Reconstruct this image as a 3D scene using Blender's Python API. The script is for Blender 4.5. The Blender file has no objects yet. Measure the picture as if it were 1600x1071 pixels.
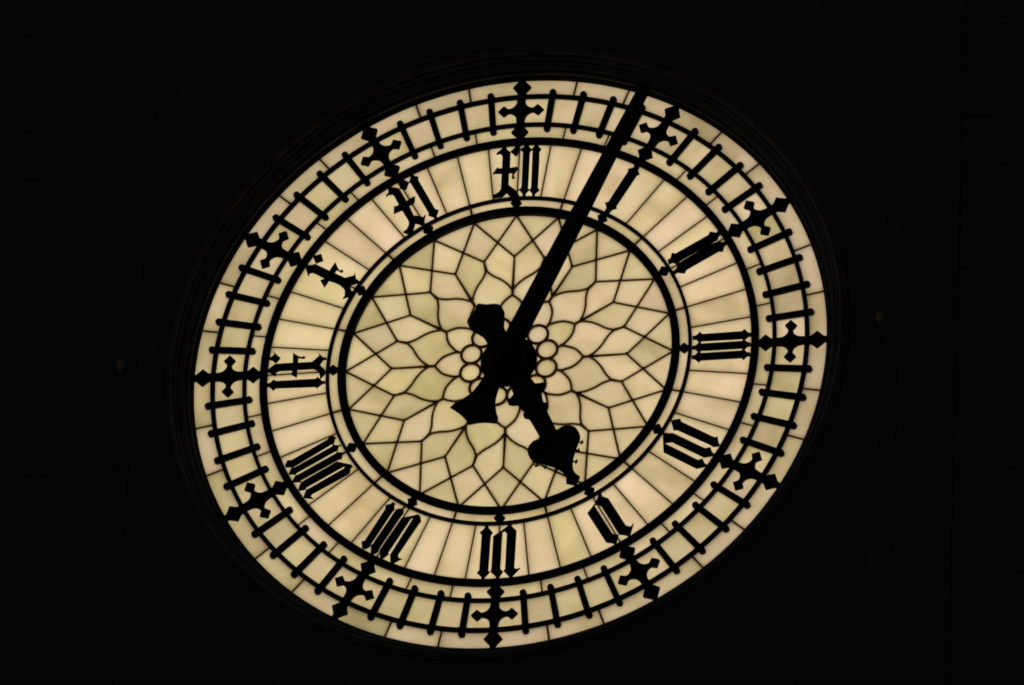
import bpy, bmesh, math, random
from math import sin, cos, radians, pi, hypot
from mathutils import Vector, Matrix

random.seed(11)
scene = bpy.context.scene
C = scene.collection

# ------------------------------------------------------------------ camera
DIAL_Z = 50.0                      # height of the dial's centre above the street
ORIGIN = Vector((0, 0, DIAL_Z))
AZ, EL, ROLL, DIST = 0.23695, -0.500885, 0.052623, 100.0
cam_pos = ORIGIN + Vector((sin(AZ) * cos(EL), -cos(AZ) * cos(EL), sin(EL))) * DIST
fw = (ORIGIN + Vector((0.0236, 0, 0.2266)) - cam_pos).normalized()
right = fw.cross(Vector((0, 0, 1))).normalized()
up = right.cross(fw)
r2 = right * cos(ROLL) + up * sin(ROLL)
u2 = up * cos(ROLL) - right * sin(ROLL)
cam_data = bpy.data.cameras.new('camera')
cam = bpy.data.objects.new('camera', cam_data)
C.objects.link(cam)
m = Matrix((r2, u2, -fw)).transposed().to_4x4()
m.translation = cam_pos
cam.matrix_world = m
cam_data.sensor_fit = 'HORIZONTAL'
cam_data.sensor_width = 36.0
cam_data.lens = 14645.0 / 1600.0 * 36.0
cam_data.clip_start = 1.0
cam_data.clip_end = 1000.0
scene.camera = cam

# ------------------------------------------------------------------ night sky, faint moonlight, exposure
world = bpy.data.worlds.new('World')
scene.world = world
world.use_nodes = True
wn = world.node_tree.nodes
bg = wn['Background']
sky = wn.new('ShaderNodeTexSky')
sky.sky_type = 'NISHITA'
sky.sun_disc = False
sky.sun_elevation = radians(30)
sky.sun_rotation = radians(215)
world.node_tree.links.new(sky.outputs['Color'], bg.inputs['Color'])
bg.inputs['Strength'].default_value = 0.007

moon = bpy.data.lights.new('moonlight', 'SUN')
moon.energy = 0.004
moon.angle = radians(0.5)
moon.color = (1.0, 0.96, 0.9)
moon_ob = bpy.data.objects.new('moonlight', moon)
C.objects.link(moon_ob)
moon_ob.location = (-20, -30, 80)
moon_ob.rotation_euler = (radians(60), 0, radians(-35))

# the lamps that stand behind the dial, in the tower's white-painted light chamber
back = bpy.data.lights.new('backlight_lamps', 'AREA')
back.shape = 'DISK'
back.size = 7.9
back.energy = 228.0
back.color = (1.0, 0.985, 0.96)
back_ob = bpy.data.objects.new('backlight_lamps', back)
C.objects.link(back_ob)
back_ob.location = (0, 1.1, DIAL_Z)
back_ob.rotation_euler = (radians(-90), 0, 0)       # shines towards -y, on the back of the glass

scene.view_settings.view_transform = 'Standard'
scene.view_settings.look = 'None'
scene.view_settings.exposure = 0.0
scene.view_settings.gamma = 1.0
scene.view_settings.use_curve_mapping = False
if hasattr(scene, 'cycles'):
    scene.cycles.filter_width = 1.85           # long lens, slightly soft

# ------------------------------------------------------------------ materials
def nodes_of(name):
    mt = bpy.data.materials.new(name)
    mt.use_nodes = True
    nt = mt.node_tree
    return mt, nt, nt.nodes['Principled BSDF']

def mat_solid(name, col, rough=0.5, metal=0.0, var=0.3, scale=6.0, bump=0.1, spec=0.5):
    mt, nt, p = nodes_of(name)
    tc = nt.nodes.new('ShaderNodeTexCoord')
    nz = nt.nodes.new('ShaderNodeTexNoise')
    nz.inputs['Scale'].default_value = scale
    nz.inputs['Detail'].default_value = 6.0
    nt.links.new(tc.outputs['Object'], nz.inputs['Vector'])
    mix = nt.nodes.new('ShaderNodeMix'); mix.data_type = 'RGBA'
    mix.inputs[6].default_value = (*[c * (1 - var) for c in col], 1)
    mix.inputs[7].default_value = (*[min(1, c * (1 + var)) for c in col], 1)
    nt.links.new(nz.outputs['Fac'], mix.inputs[0])
    nt.links.new(mix.outputs[2], p.inputs['Base Color'])
    p.inputs['Roughness'].default_value = rough
    p.inputs['Metallic'].default_value = metal
    p.inputs['Specular IOR Level'].default_value = spec
    bp = nt.nodes.new('ShaderNodeBump')
    bp.inputs['Strength'].default_value = bump
    bp.inputs['Distance'].default_value = 0.01
    nt.links.new(nz.outputs['Fac'], bp.inputs['Height'])
    nt.links.new(bp.outputs['Normal'], p.inputs['Normal'])
    return mt

M_IRON = mat_solid('black_painted_iron', (0.016, 0.0155, 0.017), 0.85, spec=0.06)
M_LEAD = mat_solid('lead_came', (0.24, 0.13, 0.06), 0.8, spec=0.1)
M_HAND = mat_solid('dark_copper_hand', (0.016, 0.016, 0.019), 0.8, spec=0.08)
M_STONE = mat_solid('sooty_stone', (0.055, 0.051, 0.053), 0.95, 0, 0.35, 3.0, 0.5, 0.1)
M_RIM = mat_solid('sooty_rim_moulding', (0.078, 0.076, 0.086), 0.95, 0, 0.5, 9.0, 0.6, 0.1)
M_GILT = mat_solid('tarnished_gilding', (0.75, 0.58, 0.30), 0.5, 0.0, 0.25, 12.0, 0.2)
M_WORN = mat_solid('worn_gilding', (0.22, 0.19, 0.15), 0.7, 0.0, 0.5, 20.0, 0.4)
M_WHITE = mat_solid('white_limewash', (0.8, 0.8, 0.78), 0.9, 0, 0.05)

# opal glass that lets the lamplight through: milky clouds and streaks inside every pane, each pane its own melt
def opal():
    mt, nt, p = nodes_of('opal_glass')
    L = nt.links.new
    N = nt.nodes.new
    tc = N('ShaderNodeTexCoord'); oi = N('ShaderNodeObjectInfo')
    off = N('ShaderNodeVectorMath'); off.operation = 'SCALE'
    off.inputs[0].default_value = (37.0, 11.0, 53.0)
    L(oi.outputs['Random'], off.inputs['Scale'])
    add = N('ShaderNodeVectorMath'); add.operation = 'ADD'
    L(tc.outputs['Object'], add.inputs[0]); L(off.outputs[0], add.inputs[1])
    rot = N('ShaderNodeVectorRotate'); rot.rotation_type = 'Y_AXIS'
    ang = N('ShaderNodeMath'); ang.operation = 'MULTIPLY'; ang.inputs[1].default_value = 40.0
    L(oi.outputs['Random'], ang.inputs[0])
    L(add.outputs[0], rot.inputs['Vector']); L(ang.outputs[0], rot.inputs['Angle'])
    # broad clouds
    n1 = N('ShaderNodeTexNoise'); n1.inputs['Scale'].default_value = 1.5
    n1.inputs['Detail'].default_value = 2.0; n1.inputs['Roughness'].default_value = 0.45
    n1.inputs['Distortion'].default_value = 0.6
    L(rot.outputs[0], n1.inputs['Vector'])
    # streaks
    mp = N('ShaderNodeMapping'); mp.inputs['Scale'].default_value = (6.0, 1.0, 1.2)
    L(rot.outputs[0], mp.inputs['Vector'])
    n2 = N('ShaderNodeTexNoise'); n2.inputs['Scale'].default_value = 1.0
    n2.inputs['Detail'].default_value = 2.0; n2.inputs['Distortion'].default_value = 0.8
    L(mp.outputs[0], n2.inputs['Vector'])
    s = N('ShaderNodeMath'); s.operation = 'MULTIPLY_ADD'
    L(n2.outputs['Fac'], s.inputs[0]); s.inputs[1].default_value = 0.2
    L(n1.outputs['Fac'], s.inputs[2])
    ramp = N('ShaderNodeMapRange')
    ramp.inputs['From Min'].default_value = 0.36; ramp.inputs['From Max'].default_value = 0.82
    L(s.outputs[0], ramp.inputs['Value'])
    cr = N('ShaderNodeValToRGB')
    e = cr.color_ramp.elements
    e[0].position = 0.0; e[0].color = (0.415, 0.325, 0.153, 1)
    e[1].position = 1.0; e[1].color = (0.600, 0.478, 0.285, 1)
    x = e.new(0.45); x.color = (0.530, 0.418, 0.220, 1)
    L(ramp.outputs[0], cr.inputs['Fac'])
    mul = N('ShaderNodeMix'); mul.data_type = 'RGBA'; mul.blend_type = 'MULTIPLY'
    mul.inputs[0].default_value = 1.0
    L(cr.outputs['Color'], mul.inputs[6]); L(oi.outputs['Color'], mul.inputs[7])
    tr = N('ShaderNodeBsdfTranslucent')
    L(mul.outputs[2], tr.inputs['Color'])
    p.inputs['Base Color'].default_value = (0.35, 0.33, 0.28, 1)
    p.inputs['Roughness'].default_value = 0.3
    ms = N('ShaderNodeMixShader'); ms.inputs[0].default_value = 0.08
    L(tr.outputs[0], ms.inputs[1]); L(p.outputs[0], ms.inputs[2])
    L(ms.outputs[0], nt.nodes['Material Output'].inputs['Surface'])
    return mt
M_OPAL = opal()

# ------------------------------------------------------------------ helpers
# all shapes are drawn in the plane of the dial: x to the right (clockwise at twelve), z outward; y is depth, the viewer is at -y
def link(ob, parent=None):
    C.objects.link(ob)
    if parent is not None:
        ob.parent = parent
    return ob

def mesh_obj(name, me, parent=None, deg=0.0, y=0.0):
    ob = bpy.data.objects.new(name, me)
    ob.rotation_euler = (0, radians(deg), 0)
    ob.location = (0, y, 0)
    return link(ob, parent)

def finish(bm, name, mat):
    bmesh.ops.recalc_face_normals(bm, faces=bm.faces)
    me = bpy.data.meshes.new(name)
    bm.to_mesh(me); bm.free()
    me.materials.append(mat)
    return me

def area(pts):
    return 0.5 * sum(pts[i - 1][0] * pts[i][1] - pts[i][0] * pts[i - 1][1] for i in range(len(pts)))

def inset(pts, d):
    """shrink a closed outline by d (clamped mitres)"""
    if area(pts) < 0:
        pts = pts[::-1]
    out = []
    n = len(pts)
    for i in range(n):
        a, b, c = pts[i - 1], pts[i], pts[(i + 1) % n]
        d1 = (b[0] - a[0], b[1] - a[1]); d2 = (c[0] - b[0], c[1] - b[1])
        l1 = hypot(*d1) or 1e-9; l2 = hypot(*d2) or 1e-9
        n1 = (-d1[1] / l1, d1[0] / l1); n2 = (-d2[1] / l2, d2[0] / l2)
        mx, mz = n1[0] + n2[0], n1[1] + n2[1]
        k = mx * n1[0] + mz * n1[1]
        s = d / max(k, 0.6)
        out.append((b[0] + mx * s, b[1] + mz * s))
    return pts, out

def plate(bm, pts, y0, y1, cham=0.0, back=True):
    """solid plate: outline pts, front at y0 (towards the viewer), back at y1; chamfered front edge"""
    if cham:
        pts, inner = inset(pts, cham)
    else:
        if area(pts) < 0:
            pts = pts[::-1]
        inner = pts
    n = len(pts)
    loops = []
    if cham:
        loops.append([bm.verts.new((p[0], y0, p[1])) for p in inner])
        loops.append([bm.verts.new((p[0], y0 + cham, p[1])) for p in pts])
    else:
        loops.append([bm.verts.new((p[0], y0, p[1])) for p in pts])
    loops.append([bm.verts.new((p[0], y1, p[1])) for p in pts])
    bm.faces.new(loops[0])
    if back:
        bm.faces.new(loops[-1][::-1])
    for A, B in zip(loops, loops[1:]):
        for i in range(n):
            bm.faces.new((A[i], A[(i + 1) % n], B[(i + 1) % n], B[i]))

def plate_mesh(name, outlines, y0, y1, mat, cham=0.0, step=0.0015, back=True):
    bm = bmesh.new()
    for k, pts in enumerate(outlines):
        plate(bm, pts, y0 - k * step, y1, cham, back)
    return finish(bm, name, mat)

def lathe(name, prof, mat, n=192, smooth=False):
    """closed profile [(r, y)...] spun round the dial's axis"""
    bm = bmesh.new()
    rings = []
    for (r, y) in prof:
        rings.append([bm.verts.new((r * sin(2 * pi * i / n), y, r * cos(2 * pi * i / n))) for i in range(n)])
    k = len(prof)
    for j in range(k):
        A, B = rings[j], rings[(j + 1) % k]
        for i in range(n):
            bm.faces.new((A[i], A[(i + 1) % n], B[(i + 1) % n], B[i]))
    me = finish(bm, name, mat)
    if smooth:
        for p in me.polygons:
            p.use_smooth = True
    return me

def P(r, deg):
    return (r * sin(radians(deg)), r * cos(radians(deg)))

def arc(r, a0, a1, n=6):
    return [P(r, a0 + (a1 - a0) * i / n) for i in range(n + 1)]

def smooth_line(pts, n=6):
    """Catmull-Rom through pts"""
    out = []
    q = [pts[0]] + list(pts) + [pts[-1]]
    for i in range(1, len(q) - 2):
        p0, p1, p2, p3 = q[i - 1], q[i], q[i + 1], q[i + 2]
        for k in range(n):
            t = k / n
            out.append(tuple(0.5 * (2 * p1[c] + (p2[c] - p0[c]) * t + (2 * p0[c] - 5 * p1[c] + 4 * p2[c] - p3[c]) * t * t
                                    + (3 * p1[c] - p0[c] - 3 * p2[c] + p3[c]) * t ** 3) for c in (0, 1)))
    out.append(tuple(pts[-1]))
    return out

def strip(line, w0, w1=None):
    """outline of a band of width w0..w1 along an open line"""
    w1 = w0 if w1 is None else w1
    n = len(line)
    L, R = [], []
    for i in range(n):
        a = line[max(0, i - 1)]; b = line[min(n - 1, i + 1)]
        dx, dz = b[0] - a[0], b[1] - a[1]
        l = hypot(dx, dz)
        w = (w0 + (w1 - w0) * i / (n - 1)) / 2
        L.append((line[i][0] - dz / l * w, line[i][1] + dx / l * w))
        R.append((line[i][0] + dz / l * w, line[i][1] - dx / l * w))
    return L + R[::-1]

def came_mesh(line, w, y0, y1, w1=None, deep=0.0):
    """ribbon with bevelled flanks, built quad by quad so curved ones stay clean"""
    bm = bmesh.new()
    o = strip(line, w, w1); n = len(line)
    i_ = strip(line, w * 0.28, (w1 or w) * 0.28)
    rows = []
    for k in range(n):
        rows.append([bm.verts.new((o[k][0], y1 + deep, o[k][1])),
                     bm.verts.new((o[k][0], y1 - 0.003, o[k][1])),
                     bm.verts.new((i_[k][0], y0, i_[k][1])),
                     bm.verts.new((i_[2 * n - 1 - k][0], y0, i_[2 * n - 1 - k][1])),
                     bm.verts.new((o[2 * n - 1 - k][0], y1 - 0.003, o[2 * n - 1 - k][1])),
                     bm.verts.new((o[2 * n - 1 - k][0], y1 + deep, o[2 * n - 1 - k][1]))])
    for A, B in zip(rows, rows[1:]):
        for j in range(6):
            bm.faces.new((A[j], A[(j + 1) % 6], B[(j + 1) % 6], B[j]))
    bm.faces.new(rows[0][::-1]); bm.faces.new(rows[-1])
    return finish(bm, 'came', M_LEAD)

def tag(o, label=None, cat=None, kind=None, group=None):
    if label: o['label'] = label
    if cat: o['category'] = cat
    if kind: o['kind'] = kind
    if group: o['group'] = group
    return o

def thing(name, loc, label, cat):
    e = bpy.data.objects.new(name, None)
    e.empty_display_size = 0.5
    e.location = loc
    return tag(link(e), label, cat)

NUMERALS = {
    'XII': [[(-0.194,2.638),(-0.141,2.634),(-0.132,2.592),(-0.091,2.559),(-0.088,2.358),(-0.095,2.295),(-0.094,2.148),(-0.006,2.073),(0.027,2.015),(0.028,1.981),(-0.067,1.988),(-0.11,2.047),(-0.154,1.998),(-0.262,1.99),(-0.264,2.038),(-0.235,2.045),(-0.2,2.065),(-0.178,2.1),(-0.177,2.29),(-0.176,2.364),(-0.179,2.51),(-0.192,2.531),(-0.209,2.542),(-0.245,2.533),(-0.249,2.552),(-0.19,2.604)],[(-0.055,2.631),(0.008,2.626),(0.007,2.581),(-0.007,2.523),(-0.029,2.496),(-0.077,2.543),(-0.094,2.559),(-0.045,2.612)],[(-0.277,2.296),(-0.225,2.379),(-0.214,2.361),(-0.088,2.358),(-0.006,2.366),(0.002,2.332),(-0.017,2.308),(-0.035,2.283),(-0.044,2.258),(-0.028,2.238),(-0.035,2.216),(-0.059,2.222),(-0.065,2.244),(-0.058,2.281),(-0.062,2.292),(-0.181,2.292)],[(0.06,2.641),(0.107,2.637),(0.115,2.607),(0.146,2.571),(0.128,2.542),(0.124,2.505),(0.125,2.089),(0.141,2.069),(0.102,2.024),(0.1,1.994),(0.067,1.997),(0.062,2.027),(0.034,2.066),(0.011,2.075),(0.043,2.088),(0.051,2.124),(0.046,2.549),(0.024,2.565),(0.01,2.577),(0.058,2.611)],[(0.166,2.633),(0.213,2.629),(0.221,2.599),(0.252,2.563),(0.23,2.538),(0.233,2.452),(0.232,2.088),(0.253,2.058),(0.205,2.012),(0.203,1.983),(0.173,1.985),(0.172,2.015),(0.137,2.062),(0.155,2.087),(0.157,2.116),(0.152,2.544),(0.139,2.571),(0.168,2.603)]],
    'XI': [[(-0.138,2.634),(-0.153,2.581),(-0.198,2.558),(-0.201,2.538),(-0.167,2.546),(-0.133,2.527),(-0.126,2.504),(-0.131,2.378),(-0.134,2.29),(-0.133,2.146),(-0.139,2.114),(-0.157,2.082),(-0.195,2.054),(-0.252,2.044),(-0.213,1.99),(-0.154,1.99),(-0.129,2.009),(-0.085,2.06),(-0.044,2.01),(-0.024,1.969),(0.003,2.018),(0.043,2.071),(0.065,2.096),(0.048,2.095),(0.027,2.082),(0.002,2.108),(-0.023,2.138),(-0.051,2.162),(-0.039,2.288),(-0.036,2.367),(-0.032,2.535),(-0.035,2.559),(-0.094,2.618)],[(-0.017,2.637),(0.057,2.622),(0.096,2.56),(0.063,2.533),(0.027,2.494),(0.007,2.503),(-0.03,2.547),(-0.02,2.581)],[(-0.177,2.396),(-0.177,2.375),(-0.137,2.373),(-0.036,2.367),(0.011,2.371),(0.069,2.367),(0.032,2.303),(-0.001,2.289),(-0.036,2.295),(-0.134,2.29),(-0.229,2.303)],[(0.136,2.618),(0.18,2.615),(0.178,2.597),(0.21,2.563),(0.192,2.526),(0.182,2.097),(0.207,2.062),(0.157,2.011),(0.151,1.993),(0.115,1.995),(0.118,2.013),(0.08,2.068),(0.096,2.088),(0.1,2.539),(0.092,2.563),(0.123,2.591)]],
    'X': [[(-0.003,2.638),(0.021,2.587),(0.053,2.556),(0.051,2.535),(0.05,2.368),(0.051,2.29),(0.051,2.163),(0.119,2.09),(0.156,2.102),(0.095,2.046),(0.087,1.994),(0.062,1.997),(0.038,2.013),(0.002,2.053),(-0.02,2.046),(-0.051,2.01),(-0.064,1.954),(-0.119,1.949),(-0.141,2.007),(-0.181,2.045),(-0.134,2.046),(-0.084,2.079),(-0.067,2.11),(-0.05,2.168),(-0.049,2.224),(-0.059,2.297),(-0.057,2.377),(-0.052,2.475),(-0.054,2.522),(-0.074,2.547),(-0.116,2.54),(-0.05,2.615)],[(0.125,2.635),(0.15,2.6),(0.186,2.564),(0.123,2.495),(0.055,2.554),(0.105,2.618)],[(0.05,2.368),(0.168,2.366),(0.129,2.313),(0.099,2.262),(0.122,2.25),(0.116,2.226),(0.089,2.227),(0.085,2.257),(0.092,2.297),(0.046,2.299),(-0.062,2.303),(-0.153,2.302),(-0.096,2.397),(-0.068,2.366)]],
    'IX': [[(0.047,2.646),(0.074,2.612),(0.118,2.562),(0.119,2.37),(0.115,2.304),(0.115,2.153),(0.187,2.078),(0.234,2.1),(0.165,2.037),(0.157,1.997),(0.13,1.996),(0.128,2.028),(0.072,2.065),(0.014,2.009),(-0.02,1.994),(-0.056,2.008),(-0.105,2.054),(-0.059,2.06),(-0.022,2.072),(0.01,2.107),(0.026,2.134),(0.027,2.306),(0.024,2.371),(0.027,2.51),(0.011,2.542),(-0.041,2.549),(-0.016,2.58),(0.016,2.621),(0.021,2.645)],[(0.202,2.639),(0.207,2.607),(0.233,2.578),(0.278,2.599),(0.238,2.556),(0.187,2.505),(0.126,2.546),(0.133,2.569),(0.161,2.597),(0.175,2.638)],[(0.239,2.371),(0.195,2.309),(0.178,2.268),(0.194,2.25),(0.18,2.23),(0.159,2.24),(0.16,2.267),(0.171,2.308),(0.115,2.308),(-0.013,2.31),(-0.07,2.312),(-0.022,2.383),(0.006,2.367),(0.123,2.367)],[(-0.118,2.64),(-0.113,2.604),(-0.074,2.563),(-0.096,2.536),(-0.097,2.101),(-0.075,2.081),(-0.129,2.027),(-0.133,1.994),(-0.159,1.992),(-0.169,2.031),(-0.213,2.081),(-0.195,2.102),(-0.183,2.537),(-0.211,2.562),(-0.169,2.604),(-0.154,2.638)]],
    'VIII': [[(0.217,2.62),(0.255,2.573),(0.229,2.538),(0.232,2.094),(0.247,2.071),(0.235,2.02),(0.197,1.999),(0.19,2.02),(0.141,2.061),(0.156,2.092),(0.153,2.125),(0.141,2.558),(0.166,2.602),(0.192,2.633)],[(0.098,2.636),(0.145,2.584),(0.13,2.547),(0.128,2.089),(0.142,2.071),(0.104,2.029),(0.094,2.002),(0.061,2.003),(0.091,2.02),(0.045,2.065),(0.055,2.094),(0.057,2.552),(0.049,2.58),(0.088,2.641)],[(-0.004,2.639),(0.04,2.584),(0.029,2.554),(0.028,2.096),(0.037,2.075),(-0.003,2.027),(-0.005,2.004),(-0.036,2.008),(-0.015,2.025),(-0.068,2.074),(-0.055,2.101),(-0.05,2.557),(-0.064,2.576),(-0.02,2.647)],[(-0.135,2.636),(-0.073,2.577),(-0.072,2.56),(-0.068,2.128),(-0.188,2.016),(-0.161,2.075),(-0.16,2.548),(-0.181,2.571),(-0.146,2.641)],[(-0.24,2.621),(-0.183,2.56),(-0.19,2.547),(-0.187,2.103),(-0.159,2.074),(-0.192,2.01),(-0.225,2.01),(-0.22,2.032),(-0.264,2.069),(-0.275,2.108),(-0.267,2.538),(-0.288,2.556),(-0.332,2.542),(-0.258,2.63)]],
    'VII': [[(0.185,2.634),(0.237,2.567),(0.21,2.537),(0.218,2.12),(0.24,2.081),(0.193,2.039),(0.192,2.015),(0.152,2.017),(0.15,2.043),(0.121,2.081),(0.127,2.115),(0.126,2.548),(0.115,2.577),(0.145,2.623)],[(0.069,2.642),(0.122,2.554),(0.11,2.54),(0.108,2.105),(0.11,2.075),(0.054,2.03),(0.061,2.007),(0.026,2.008),(0.037,2.031),(0.01,2.07),(0.015,2.13),(0.016,2.55),(0.004,2.592),(0.039,2.643)],[(-0.055,2.642),(0.007,2.56),(0.002,2.54),(-0.005,2.141),(-0.021,2.12),(-0.145,2.016),(-0.15,2.03),(-0.114,2.079),(-0.099,2.095),(-0.099,2.541),(-0.113,2.569),(-0.085,2.637)],[(-0.185,2.634),(-0.129,2.561),(-0.132,2.551),(-0.118,2.086),(-0.111,2.063),(-0.137,2.017),(-0.176,2.024),(-0.219,2.075),(-0.212,2.1),(-0.21,2.521),(-0.238,2.551),(-0.278,2.544),(-0.239,2.599),(-0.22,2.634)]],
    'VI': [[(0.152,2.0),(0.117,2.002),(0.109,2.031),(0.061,2.088),(0.082,2.122),(0.084,2.2),(0.09,2.541),(0.07,2.56),(0.125,2.624),(0.128,2.638),(0.16,2.636),(0.168,2.611),(0.215,2.562),(0.191,2.528),(0.19,2.478),(0.184,2.108),(0.208,2.082),(0.157,2.032)],[(0.058,2.134),(-0.01,2.089),(-0.104,2.013),(-0.113,2.071),(-0.065,2.082),(-0.043,2.091),(-0.039,2.208),(-0.038,2.528),(-0.072,2.562),(-0.031,2.627),(-0.03,2.641),(0.002,2.639),(0.01,2.614),(0.067,2.557),(0.059,2.522)],[(-0.09,2.001),(-0.136,2.004),(-0.143,2.03),(-0.194,2.083),(-0.189,2.524),(-0.212,2.54),(-0.256,2.532),(-0.179,2.619),(-0.175,2.64),(-0.137,2.638),(-0.126,2.616),(-0.075,2.559),(-0.09,2.532),(-0.089,2.119),(-0.065,2.082),(-0.055,2.07),(-0.092,2.03)]],
    'V': [[(-0.065,2.018),(-0.047,2.066),(0.019,2.108),(0.033,2.107),(0.025,2.51),(0.009,2.533),(-0.024,2.554),(0.017,2.605),(0.052,2.645),(0.072,2.64),(0.075,2.619),(0.134,2.562),(0.142,2.141),(0.031,2.091)],[(-0.061,1.998),(-0.1,2.007),(-0.09,2.052),(-0.133,2.113),(-0.14,2.506),(-0.174,2.544),(-0.222,2.527),(-0.138,2.619),(-0.112,2.648),(-0.093,2.644),(-0.092,2.618),(-0.024,2.554),(-0.025,2.531),(-0.023,2.153),(-0.01,2.136),(0.011,2.1),(-0.043,2.046)]],
    'IV': [[(-0.15,1.996),(-0.214,2.081),(-0.188,2.113),(-0.187,2.535),(-0.209,2.559),(-0.149,2.612),(-0.14,2.633),(-0.11,2.629),(-0.08,2.58),(-0.087,2.541),(-0.081,2.123),(-0.061,2.087),(-0.119,2.031)],[(0.01,1.994),(-0.005,2.057),(-0.032,2.105),(-0.029,2.513),(-0.067,2.558),(-0.024,2.607),(-0.018,2.637),(0.012,2.633),(0.072,2.561),(0.07,2.522),(0.067,2.148),(0.112,2.087),(0.063,2.033)],[(0.06,2.031),(0.113,2.093),(0.124,2.518),(0.086,2.555),(0.125,2.605),(0.127,2.633),(0.165,2.627),(0.22,2.559),(0.211,2.134)]],
    'III': [[(-0.139,2.002),(-0.142,2.044),(-0.185,2.082),(-0.155,2.109),(-0.158,2.539),(-0.186,2.563),(-0.137,2.607),(-0.132,2.64),(-0.085,2.641),(-0.084,2.609),(-0.043,2.568),(-0.063,2.545),(-0.065,2.105),(-0.045,2.08),(-0.087,2.046),(-0.094,2.004)],[(-0.015,2.004),(-0.019,2.042),(-0.063,2.08),(-0.039,2.106),(-0.038,2.54),(-0.062,2.561),(-0.019,2.605),(-0.013,2.637),(0.033,2.639),(0.032,2.607),(0.08,2.563),(0.053,2.543),(0.051,2.103),(0.075,2.078),(0.028,2.038),(0.025,2.005)],[(0.1,2.003),(0.097,2.04),(0.053,2.077),(0.077,2.107),(0.078,2.54),(0.054,2.562),(0.101,2.602),(0.106,2.635),(0.152,2.636),(0.155,2.601),(0.197,2.564),(0.169,2.544),(0.167,2.104),(0.192,2.083),(0.148,2.036),(0.144,2.005)]],
    'II': [[(-0.095,2.014),(-0.09,2.044),(-0.142,2.094),(-0.112,2.119),(-0.113,2.528),(-0.141,2.561),(-0.088,2.61),(-0.1,2.638),(-0.046,2.639),(-0.035,2.604),(-0.007,2.58),(-0.009,2.524),(-0.01,2.484),(-0.01,2.131),(0.014,2.063),(-0.013,2.063),(-0.038,2.039),(-0.037,2.002)],[(0.063,1.993),(0.059,2.039),(0.027,2.071),(0.009,2.132),(0.001,2.485),(0.021,2.582),(0.053,2.609),(0.061,2.641),(0.101,2.635),(0.101,2.609),(0.152,2.558),(0.125,2.527),(0.126,2.125),(0.153,2.091),(0.099,2.026),(0.107,1.992)]],
    'I': [[(-0.051,2.644),(0.03,2.638),(0.041,2.59),(0.085,2.553),(0.062,2.526),(0.063,2.109),(0.083,2.086),(0.043,2.042),(0.039,1.999),(-0.021,1.99),(-0.026,2.041),(-0.074,2.088),(-0.047,2.117),(-0.054,2.532),(-0.074,2.551),(-0.024,2.6)]],
}
# ------------------------------------------------------------------ tower wall with the round recess
tower = thing('clock_tower', (0, 0, DIAL_Z), 'dark sooty tower wall with moulded round recess framing the lit dial', 'tower')

def wall_face():
    bm = bmesh.new()
    y = -0.33
    R0 = 3.74
    n = 128
    hole = [bm.verts.new((R0 * sin(2 * pi * i / n), y, R0 * cos(2 * pi * i / n))) for i in range(n)]
    back = [bm.verts.new((R0 * sin(2 * pi * i / n), 0.6, R0 * cos(2 * pi * i / n))) for i in range(n)]
    W, Hh = 4.9, 4.9
    sq = []
    for i in range(n):
        a = 2 * pi * i / n
        s = 1.0 / max(abs(sin(a)) / W, abs(cos(a)) / Hh)
        sq.append(bm.verts.new((s * sin(a), y, s * cos(a))))
    for i in range(n):
        j = (i + 1) % n
        bm.faces.new((hole[i], hole[j], sq[j], sq[i]))
        bm.faces.new((hole[i], back[i], back[j], hole[j]))
    return finish(bm, 'wall_face', M_STONE)
mesh_obj('wall_face', wall_face(), tower)

def box_mesh(name, x0, x1, y0, y1, z0, z1, mat, cham=0.0):
    bm = bmesh.new()
    plate(bm, [(x0, z0), (x1, z0), (x1, z1), (x0, z1)], y0, y1, cham)
    return finish(bm, name, mat)

# ashlar blocks of the plain wall beyond the square panel that holds the dial
blk = {}
def ashlar(x0, x1, z0, z1):
    w, h = round(x1 - x0, 3), round(z1 - z0, 3)
    if (w, h) not in blk:
        blk[(w, h)] = box_mesh('stone_block', -w / 2, w / 2, -0.316, 0.2, -h / 2, h / 2, M_STONE, 0.003)
    ob = mesh_obj('stone_block', blk[(w, h)], tower)
    ob.location = ((x0 + x1) / 2, random.uniform(-0.002, 0.002), (z0 + z1) / 2)
J = 0.001
mesh_obj('wall_core', box_mesh('wall_core', -7.1, -4.5, -0.1, 0.3, -4.95, 4.95, M_STONE), tower)
mesh_obj('wall_core', box_mesh('wall_core', 4.5, 7.1, -0.1, 0.3, -4.95, 4.95, M_STONE), tower)
for sgn in (-1, 1):
    for k in range(16):
        z0 = -4.9 + k * 0.6125
        cut = 5.75 if k % 2 else 6.2
        for a, b in ((4.87, cut), (cut, 7.0)):
            lo, hi = (a, b) if sgn > 0 else (-b, -a)
            ashlar(lo + J, hi - J, z0 + J, z0 + 0.6125 - J)
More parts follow.
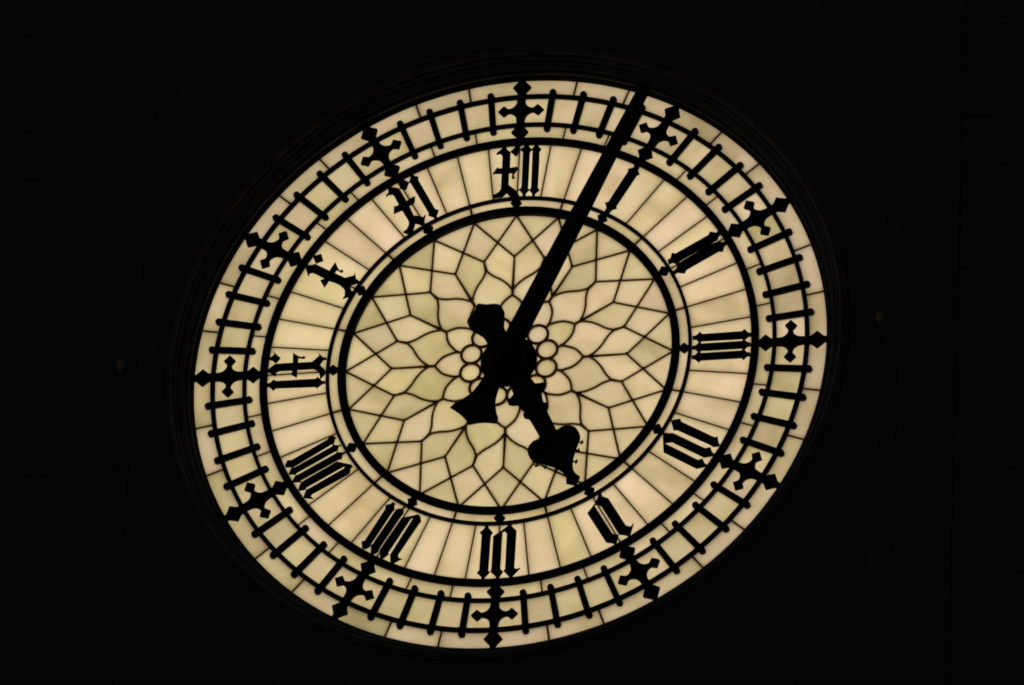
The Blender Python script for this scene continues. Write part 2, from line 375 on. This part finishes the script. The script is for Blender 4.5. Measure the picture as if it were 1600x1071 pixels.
# roll mouldings stepping out of the recess (seen from below at the top and on the left)
def rim(name, r0, y0, r1, y1, bead, mat=M_RIM):
    # a hollow splay from (r0, y0) to (r1, y1) ending in a bead
    prof = [(r0, y0)]
    for k in range(1, 6):
        t = k / 6
        prof.append((r0 + (r1 - r0) * t ** 1.7, y0 + (y1 - y0) * t ** 0.75))
    for k in range(7):
        a = pi * (k / 6) - pi * 0.25
        prof.append((r1 + bead * 0.6 - bead * cos(a), y1 - bead * sin(a) * 0.9))
    prof += [(r1 + bead * 1.7, y1 + 0.05), (r1 + bead * 1.7, y0 + 0.06), (r0, y0 + 0.06)]
    ob = mesh_obj(name, lathe(name, prof, mat, 256, True), tower)
    return ob
rim('iron_rim', 3.450, -0.015, 3.488, -0.085, 0.008, M_IRON)
mesh_obj('rim_moulding', lathe('rim_moulding', [(3.484, -0.090), (3.486, -0.108), (3.493, -0.120), (3.503, -0.122), (3.512, -0.112), (3.514, -0.085), (3.500, -0.080)], M_RIM, 256, True), tower)
rim('rim_moulding', 3.514, -0.095, 3.565, -0.195, 0.014)
rim('rim_moulding', 3.588, -0.180, 3.612, -0.255, 0.010)
rim('rim_moulding', 3.629, -0.240, 3.668, -0.335, 0.013)
mesh_obj('rim_moulding', lathe('rim_moulding', [(3.685, -0.325), (3.69, -0.345), (3.72, -0.352), (3.75, -0.345), (3.755, -0.325)], M_STONE, 256), tower)

# unseen collar added to stop lamp leaks through the moulding gaps, and the light chamber behind the dial
mesh_obj('added_light_seal', lathe('added_light_seal', [(3.452, 0.06), (3.80, 0.06), (3.80, 0.09), (3.452, 0.09)], M_IRON, 128), tower)
mesh_obj('light_chamber', lathe('light_chamber', [(0.0, 1.95), (4.3, 1.95), (4.3, -0.31), (4.4, -0.31), (4.4, 2.05), (0.0, 2.05)], M_WHITE, 96), tower)

# upright frame mouldings either side of the dial with their small gilded bosses
def diamond(w, h, z=0.0, x=0.0):
    return [(x - w, z), (x, z - h), (x + w, z), (x, z + h)]
me_post = plate_mesh('frame_post', [[(-0.13, -4.9), (0.13, -4.9), (0.13, 4.9), (-0.13, 4.9)]], -0.337, -0.32, M_STONE, 0.006)
bm = bmesh.new()
vs = [bm.verts.new(c) for c in ((-0.045, 0, 0), (0, 0, -0.085), (0.045, 0, 0), (0, 0, 0.085), (0, -0.14, 0))]
for i in range(4):
    bm.faces.new((vs[i], vs[(i + 1) % 4], vs[4]))
bm.faces.new(vs[3::-1])
me_boss = finish(bm, 'gilded_boss', M_GILT)
bm = bmesh.new()
vs = [bm.verts.new(c) for c in ((-0.03, 0, 0), (0, 0, -0.03), (0.03, 0, 0), (0, 0, 0.03), (0, -0.09, 0))]
for i in range(4):
    bm.faces.new((vs[i], vs[(i + 1) % 4], vs[4]))
bm.faces.new(vs[3::-1])
me_knob = finish(bm, 'ornament_knob', M_WORN)
for sgn in (-1, 1):
    post = mesh_obj('frame_post', me_post, tower)
    post.location = (4.15 * sgn, 0, 0)
    b = mesh_obj('gilded_boss', me_boss, post); b.location = (-0.04 if sgn < 0 else -0.07, -0.338, 0.055)
    for z in (0.29, -0.24, 0.6, -0.54, 0.92, -0.88, 1.22, -1.18, 1.52, -1.48):
        k = mesh_obj('ornament_knob', me_knob, post); k.location = (-0.04 if sgn < 0 else -0.05, -0.338, z + 0.03)

# ------------------------------------------------------------------ the dial
dial = thing('clock_dial', (0, 0, DIAL_Z), 'large round backlit clock dial of leaded cream opal glass with black Roman numerals', 'clock dial')

R1, R2, R3, R4, R5 = (3.219, 3.266), (2.871, 2.912), (2.642, 2.723), (1.961, 1.996), (1.781, 1.866)
REDGE = 3.452
YB = -0.02          # front of the glass in the outer bands
YR = 0.004          # front of the glass in the central rose

def ring(r, yf, yb):
    c = 0.006
    prof = [(r[0] + c, yf), (r[1] - c, yf), (r[1], yf + c), (r[1], yb), (r[0], yb), (r[0], yf + c)]
    return mesh_obj('iron_ring', lathe('iron_ring', prof, M_IRON, 240), dial)
ring(R1, -0.064, 0.02); ring(R2, -0.064, 0.02); ring(R3, -0.066, 0.03); ring(R4, -0.062, 0.01); ring(R5, -0.066, 0.04)

# each pane: its own melt of glass
def tint(deg, r, spread=0.07):
    b = random.gauss(0.90 if r < 1.78 else (1.07 if r < 2.5 else 1.0), spread * 0.8)
    t = random.gauss(0.0, 0.6)                       # pinkish <-> greenish melt
    a = radians(deg)
    t += (0.6 if 1.98 < r < 2.6 else 0.35) + 0.55 * sin(a) + (0.5 if r > 3.2 else 0.0) - (0.35 if r < 1.8 else 0.0) - 0.3 * (cos(a) < -0.3)
    t = max(-0.9, min(1.6, t))
    return (min(1.16, b * (1 + 0.026 * t)), min(1.14, b * (1 + 0.002 * t)), min(1.3, b * (1 + 0.075 * t)), 1.0)

def pane(name, me, deg, r, adeg=None):
    ob = mesh_obj(name, me, dial, deg)
    ob.color = tint(deg if adeg is None else adeg, r)
    return ob

def band_panes(r0, r1, a0, a1, n):
    w = a1 - a0
    pts = arc(r1, -w / 2, w / 2, 6) + arc(r0, w / 2, -w / 2, 6)
    me = plate_mesh('glass_pane', [pts], YB, YB + 0.004, M_OPAL, back=False)
    for k in range(n):
        pane('band_pane', me, (a0 + a1) / 2 + 360.0 * k / n, (r0 + r1) / 2)
band_panes(3.243, REDGE + 0.01, 0, 10, 36)
band_panes(2.891, 3.243, 0, 6, 60)
band_panes(2.683, 2.891, 0, 10, 36)
band_panes(1.978, 2.683, 0, 7.5, 48)
band_panes(1.80, 1.978, 0, 15, 24)

# radial cames of the bands
def came_row(r0, r1, w, angles, y0=YB - 0.012, y1=YB + 0.004):
    me = came_mesh([(0, r0), (0, r1)], w, y0, y1, deep=0.035)
    for a in angles:
        mesh_obj('came', me, dial, a)
came_row(3.25, REDGE, 0.023, [a for a in range(0, 360, 10) if a % 30])
came_row(2.89, 3.243, 0.018, range(0, 360, 30))
came_row(2.90, 2.70, 0.018, [a for a in range(0, 360, 10) if a % 30])
came_row(1.98, 2.66, 0.0175, [k * 7.5 for k in range(48)])
came_row(1.84, 1.98, 0.026, range(15, 360, 30), YB - 0.02)

# ---- central rose: 24-fold lattice, ogee petals, twelve pointed petals and twelve roundels
V, B, D = 1.79, 1.284, 0.548
RC, rc = 0.4285, 0.111                                          # circle of roundels, one roundel
def A_node():
    v0, b1 = P(V, 0), P(B, 15)
    t15 = math.tan(radians(7.5))
    t = t15 * v0[1] / (b1[0] - t15 * (b1[1] - v0[1]))
    return (b1[0] * t, v0[1] + (b1[1] - v0[1]) * t)
A = A_node()
RA = hypot(*A)
ogee_polar = [(1.172, 0), (1.09, 2.9), (1.02, 7.4), (0.945, 11.7), (0.868, 14.95)]
petal_polar = [(0.812, 0), (0.763, 4.9), (0.71, 9.0), (0.615, 13.7), (D, 15.0)]
def ogee(c, sgn):      # from the odd spoke at angle c to the neighbouring even spoke
    return smooth_line([P(r, c + sgn * a) for r, a in ogee_polar], 5)
def petal(c, sgn):     # from the tip on the even spoke c to the roundel on the odd spoke
    return smooth_line([P(r, c + sgn * a) for r, a in petal_polar], 5)
RC_C = 0.868
def rose_pane(pts, angles, r):
    me = plate_mesh('glass_pane', [pts], YR, YR + 0.004, M_OPAL, back=False)
    for a in angles:
        pane('rose_pane', me, a, r)
ev = range(0, 360, 30); od = range(15, 360, 30); al = range(0, 360, 15)
rose_pane(arc(1.83, 0, 15, 4) + [P(V, 15), P(RA, 7.5), P(V, 0)], al, 1.7)
rose_pane([P(V, 0), P(RA, 7.5), P(B, 0), P(RA, -7.5)], al, 1.5)
# between an even spoke (0) and an odd one (15), and the mirrored pane
half = [P(B, 0), P(RA, 7.5), P(B, 15), P(1.172, 15)] + ogee(15, -1)[1:]
rose_pane(half, ev, 1.2)
rose_pane([(-x, z) for x, z in half], ev, 1.2)
# ogee petal pane round the odd spoke
lo = [P(RC_C, 15)] + petal(15, -1)
body = ogee(0, 1) + lo[1:]
mirror = [(-x, z) for x, z in body[::-1]]
rose_pane(body[:-1] + [P(D, 0)] + mirror[1:-1], od, 0.9)
# pointed petal: two arcs down to the roundels, whose rims close it
pp = petal(0, 1)
rim_pts = []
for k in range(7):
    a = 0 + k * (-75) / 6                                         # along the roundel at +15 deg, from its outer point inwards
    cx, cz = P(RC, 15)
    th = radians(15 + a)
    rim_pts.append((cx + rc * sin(th), cz + rc * cos(th)))
pet = pp[:-1] + [P(D, 15)] + rim_pts[1:]
left = [(-x, z) for x, z in pet[1:][::-1]]
rose_pane(pet + left, ev, 0.6)
circ = [(P(RC, 0)[0] + rc * sin(2 * pi * k / 24), RC + rc * cos(2 * pi * k / 24)) for k in range(24)]
rose_pane(circ, od, 0.4)
# slivers of glass between the roundels and the hub plate
bm = bmesh.new()
for k in range(12):
    a = 30 * k
    plate(bm, [P(0.29, a - 9), P(0.29, a + 9), P(RC, a + 1.5), P(RC, a - 1.5)], YR + 0.001, YR + 0.004, back=False)
sl = mesh_obj('glass_sliver', finish(bm, 'glass_sliver', M_OPAL), dial)
tag(sl, kind='stuff')

W = 0.0232
DEEP = 0.022            # the iron glazing bars stand deep behind the glass
Y0 = YR - 0.016
for sgn, yy in ((1, Y0), (-1, Y0 - 0.0015)):
    me = came_mesh([P(V, 0), P(B, 15 * sgn)], W, yy, YR + 0.002, deep=DEEP)
    for a in al: mesh_obj('came', me, dial, a)
    me = came_mesh(ogee(0, sgn), W + 0.001, yy - 0.004, YR + 0.002, deep=DEEP)
    for a in od: mesh_obj('came', me, dial, a)
    me = came_mesh(petal(0, sgn), W + 0.003, yy - 0.007, YR + 0.002, deep=DEEP)
    for a in ev: mesh_obj('came', me, dial, a)
me = came_mesh([P(B + 0.008, 0), P(0.80, 0)], W * 0.95, Y0 - 0.003, YR + 0.002, W * 1.5, deep=DEEP)
for a in ev: mesh_obj('came', me, dial, a)
me = came_mesh([P(B + 0.008, 0), P(1.15, 0)], W, Y0 - 0.003, YR + 0.002, W * 1.75, deep=DEEP)
for a in od: mesh_obj('came', me, dial, a)
# solder joints where the bars cross and meet
bm = bmesh.new()
top = [bm.verts.new((0.013 * cos(2 * pi * k / 8), -0.004, 0.013 * sin(2 * pi * k / 8))) for k in range(8)]
bot = [bm.verts.new((0.0185 * cos(2 * pi * k / 8), 0.006, 0.0175 * sin(2 * pi * k / 8))) for k in range(8)]
bm.faces.new(top); bm.faces.new(bot[::-1])
for k in range(8):
    bm.faces.new((top[k], top[(k + 1) % 8], bot[(k + 1) % 8], bot[k]))
me = finish(bm, 'solder_joint', M_LEAD)
for a in al:
    for r, da in ((RA, 7.5), (B, 0)):
        o = mesh_obj('solder_joint', me, dial, random.uniform(0, 90))
        x, z = P(r + random.uniform(-0.003, 0.003), a + da)
        o.location = (x, Y0 - 0.002, z)
        o.scale = (random.uniform(0.8, 1.25), 1, random.uniform(0.8, 1.25))
# round cames
bm = bmesh.new()
n = 32
w = W + 0.006
cxs = []
for (dr, y) in ((-w / 2, YR + 0.002 + DEEP), (-w / 2, Y0), (-w * 0.25, Y0 - 0.011), (w * 0.25, Y0 - 0.011), (w / 2, Y0), (w / 2, YR + 0.002 + DEEP)):
    cxs.append([bm.verts.new(((rc + dr) * sin(2 * pi * i / n), y, RC + (rc + dr) * cos(2 * pi * i / n))) for i in range(n)])
for j in range(6):
    for i in range(n):
        bm.faces.new((cxs[j][i], cxs[j][(i + 1) % n], cxs[(j + 1) % 6][(i + 1) % n], cxs[(j + 1) % 6][i]))
me = finish(bm, 'came', M_LEAD)
for a in od: mesh_obj('came', me, dial, a)
# hub plate the arbor comes through
mesh_obj('hub_plate', lathe('hub_plate', [(0.0, -0.04), (0.24, -0.04), (0.285, -0.03), (0.308, -0.012), (0.308, 0.01), (0.0, 0.01)], M_IRON, 64), dial)

# ---- minute track: bars with rounded ends, and a cross ornament on every hour
hw = 0.0335
bar = []
for k in range(9):
    a = pi * k / 8
    bar.append((0.0365 * cos(a), 3.292 + 0.0365 * sin(a)))
bar += [(-hw, 3.27), (-hw * 0.95, 2.86)]
for k in range(9):
    a = pi + pi * k / 8
    bar.append((0.0355 * cos(a), 2.84 + 0.0355 * sin(a)))
bar += [(hw * 0.95, 2.86), (hw, 3.27)]
me_bar = plate_mesh('minute_bar', [bar], -0.068, 0.0, M_IRON, 0.006)
for k in range(60):
    if k % 5:
        mesh_obj('minute_bar', me_bar, dial, 6 * k)

half = [(0.032, 3.458), (0.032, 3.432), (0.101, 3.356), (0.047, 3.29), (0.043, 3.20)]
for k in range(9):
    a = radians(180 + 90 * k / 8)
    half.append((0.138 + 0.092 * cos(a), 3.181 + 0.092 * sin(a)))
half += [(0.188, 3.131), (0.252, 3.066), (0.190, 3.003)]
for k in range(9):
    a = radians(90 + 90 * k / 8)
    half.append((0.138 + 0.092 * cos(a), 2.951 + 0.092 * sin(a)))
half += [(0.043, 2.93), (0.041, 2.862), (0.095, 2.796), (0.036, 2.735), (0.036, 2.70)]
cross = half + [(-x, z) for x, z in half[::-1]]
me_cross = plate_mesh('hour_cross', [cross], -0.073, -0.026, M_IRON, 0.006)
for a in ev:
    mesh_obj('hour_cross', me_cross, dial, a)
sd = [(0.022, 1.99), (0.022, 1.965), (0.062, 1.917), (0.022, 1.868), (0.022, 1.85)]
me_sd = plate_mesh('diamond_stud', [sd + [(-x, z) for x, z in sd[::-1]]], -0.0655, -0.026, M_IRON, 0.005)
for a in ev:
    mesh_obj('diamond_stud', me_sd, dial, a)

# ---- numerals
WORD = {'XII': 'twelve', 'I': 'one', 'II': 'two', 'III': 'three', 'IV': 'four', 'V': 'five', 'VI': 'six', 'VII': 'seven', 'VIII': 'eight', 'IX': 'nine', 'X': 'ten', 'XI': 'eleven'}
for h, nm in enumerate(['XII', 'I', 'II', 'III', 'IV', 'V', 'VI', 'VII', 'VIII', 'IX', 'X', 'XI']):
    me = plate_mesh('numeral', [inset(p, -0.0025 if nm == 'II' else 0.001)[1] for p in NUMERALS[nm]], -0.056, -0.043, M_IRON, 0.0, 0.0015)
    ob = mesh_obj('numeral', me, dial, 30 * h)
    ob['label'] = 'black blackletter numeral %s for %s' % (nm, WORD[nm])

# ------------------------------------------------------------------ the hands
def mirrored(half):
    return half + [(-x, z) for x, z in half[::-1]]

HOUR, MINUTE = 152.9, 23.45
hour = thing('hour_hand', (0, -0.09, DIAL_Z), 'short black hour hand with heart-shaped head pointing just past five', 'clock hand')
hour.rotation_euler = (0, radians(HOUR), 0)
lobe = smooth_line([(0.099, 1.094), (0.135, 1.089), (0.18, 1.087), (0.24, 1.112), (0.281, 1.162), (0.294, 1.225), (0.286, 1.29), (0.255, 1.338), (0.225, 1.368), (0.19, 1.402), (0.155, 1.442), (0.112, 1.494), (0.072, 1.562), (0.056, 1.615), (0.056, 1.668), (0.081, 1.734)], 4)
head = [(0.090, 1.05)] + lobe + [(0.0, 1.82)]
head = head[:-1] + [(0.0, 1.812)] + [(-x, z) for x, z in head[:-1][::-1]]
mesh_obj('heart_head', plate_mesh('heart_head', [head], -0.03, 0.004, M_HAND, 0.012), hour)
stem = [(0.105, 0.20), (0.118, 0.38), (0.130, 0.455), (0.170, 0.478), (0.222, 0.492), (0.226, 0.546), (0.188, 0.58), (0.148, 0.593), (0.128, 0.645), (0.114, 0.712), (0.143, 0.738), (0.146, 0.765), (0.140, 0.79), (0.110, 0.815), (0.104, 0.84), (0.096, 1.10)]
stem = stem + [(-x, z) for x, z in stem[::-1]]
mesh_obj('stem', plate_mesh('stem', [stem], -0.026, 0.002, M_HAND, 0.01), hour)
th = smooth_line([(0.11, -0.20), (0.119, -0.285), (0.126, -0.35), (0.155, -0.41), (0.198, -0.50), (0.205, -0.56), (0.195, -0.62), (0.145, -0.665), (0.072, -0.70), (0.03, -0.735)], 4)
tail = th + [(0.0, -0.755)] + [(-x, z) for x, z in th[::-1]]
mesh_obj('counterpoise', plate_mesh('counterpoise', [tail], -0.028, 0.003, M_HAND, 0.012), hour)
# small cross-shaped crockets along the curved edges of the head
ck = bmesh.new()
plate(ck, [(-0.008, -0.04), (0.008, -0.04), (0.008, 0.03), (-0.008, 0.03)], -0.010, 0.0)
plate(ck, [(-0.026, 0.003), (0.026, 0.003), (0.026, 0.018), (-0.026, 0.018)], -0.012, -0.001)
me_ck = finish(ck, 'crocket', M_HAND)
for sgn in (-1, 1):
    for (x, z, a) in ((0.262, 1.362, 48), (0.188, 1.432, 44), (0.112, 1.543, 55)):
        o = mesh_obj('crocket', me_ck, hour)
        o.location = (sgn * x, -0.006, z); o.rotation_euler = (0, radians(sgn * a), 0)
mesh_obj('sleeve', lathe('sleeve', [(0.07, -0.035), (0.19, -0.035), (0.215, -0.02), (0.215, 0.05), (0.07, 0.05)], M_HAND, 48), hour)

minute = thing('minute_hand', (0, -0.15, DIAL_Z), 'long straight tapering black minute hand pointing just before one', 'clock hand')
minute.rotation_euler = (0, radians(MINUTE), 0)
bm = bmesh.new()
secs = [(0.15, 0.118), (0.35, 0.1175), (1.4, 0.106), (1.72, 0.101), (2.6, 0.084), (3.38, 0.0715), (3.47, 0.069), (3.53, 0.012)]
rows = []
for z, wd in secs:
    rows.append([bm.verts.new(c) for c in ((-wd, 0.006, z), (-wd, -0.014, z), (-wd * 0.12, -0.034, z), (wd * 0.12, -0.034, z), (wd, -0.014, z), (wd, 0.006, z))])
for a_, b_ in zip(rows, rows[1:]):
    for j in range(6):
        bm.faces.new((a_[j], a_[(j + 1) % 6], b_[(j + 1) % 6], b_[j]))
bm.faces.new(rows[0][::-1]); bm.faces.new(rows[-1])
mesh_obj('blade', finish(bm, 'blade', M_HAND), minute)
mt = smooth_line([(0.112, -0.16), (0.108, -0.30), (0.112, -0.40), (0.125, -0.477), (0.152, -0.568), (0.215, -0.668), (0.258, -0.717)], 4)
mt += smooth_line([(0.286, -0.788), (0.205, -0.808), (0.14, -0.828), (0.066, -0.862), (0.0, -0.906)], 4)
mtail = mt + [(-x, z) for x, z in mt[:-1][::-1]]
mesh_obj('counterpoise', plate_mesh('counterpoise', [mtail], -0.03, 0.006, M_HAND, 0.012), minute)
mesh_obj('hub_cap', lathe('hub_cap', [(0.001, -0.075), (0.08, -0.07), (0.10, -0.055), (0.15, -0.045), (0.19, -0.036), (0.205, -0.02), (0.205, 0.02), (0.001, 0.02)], M_HAND, 48), minute)
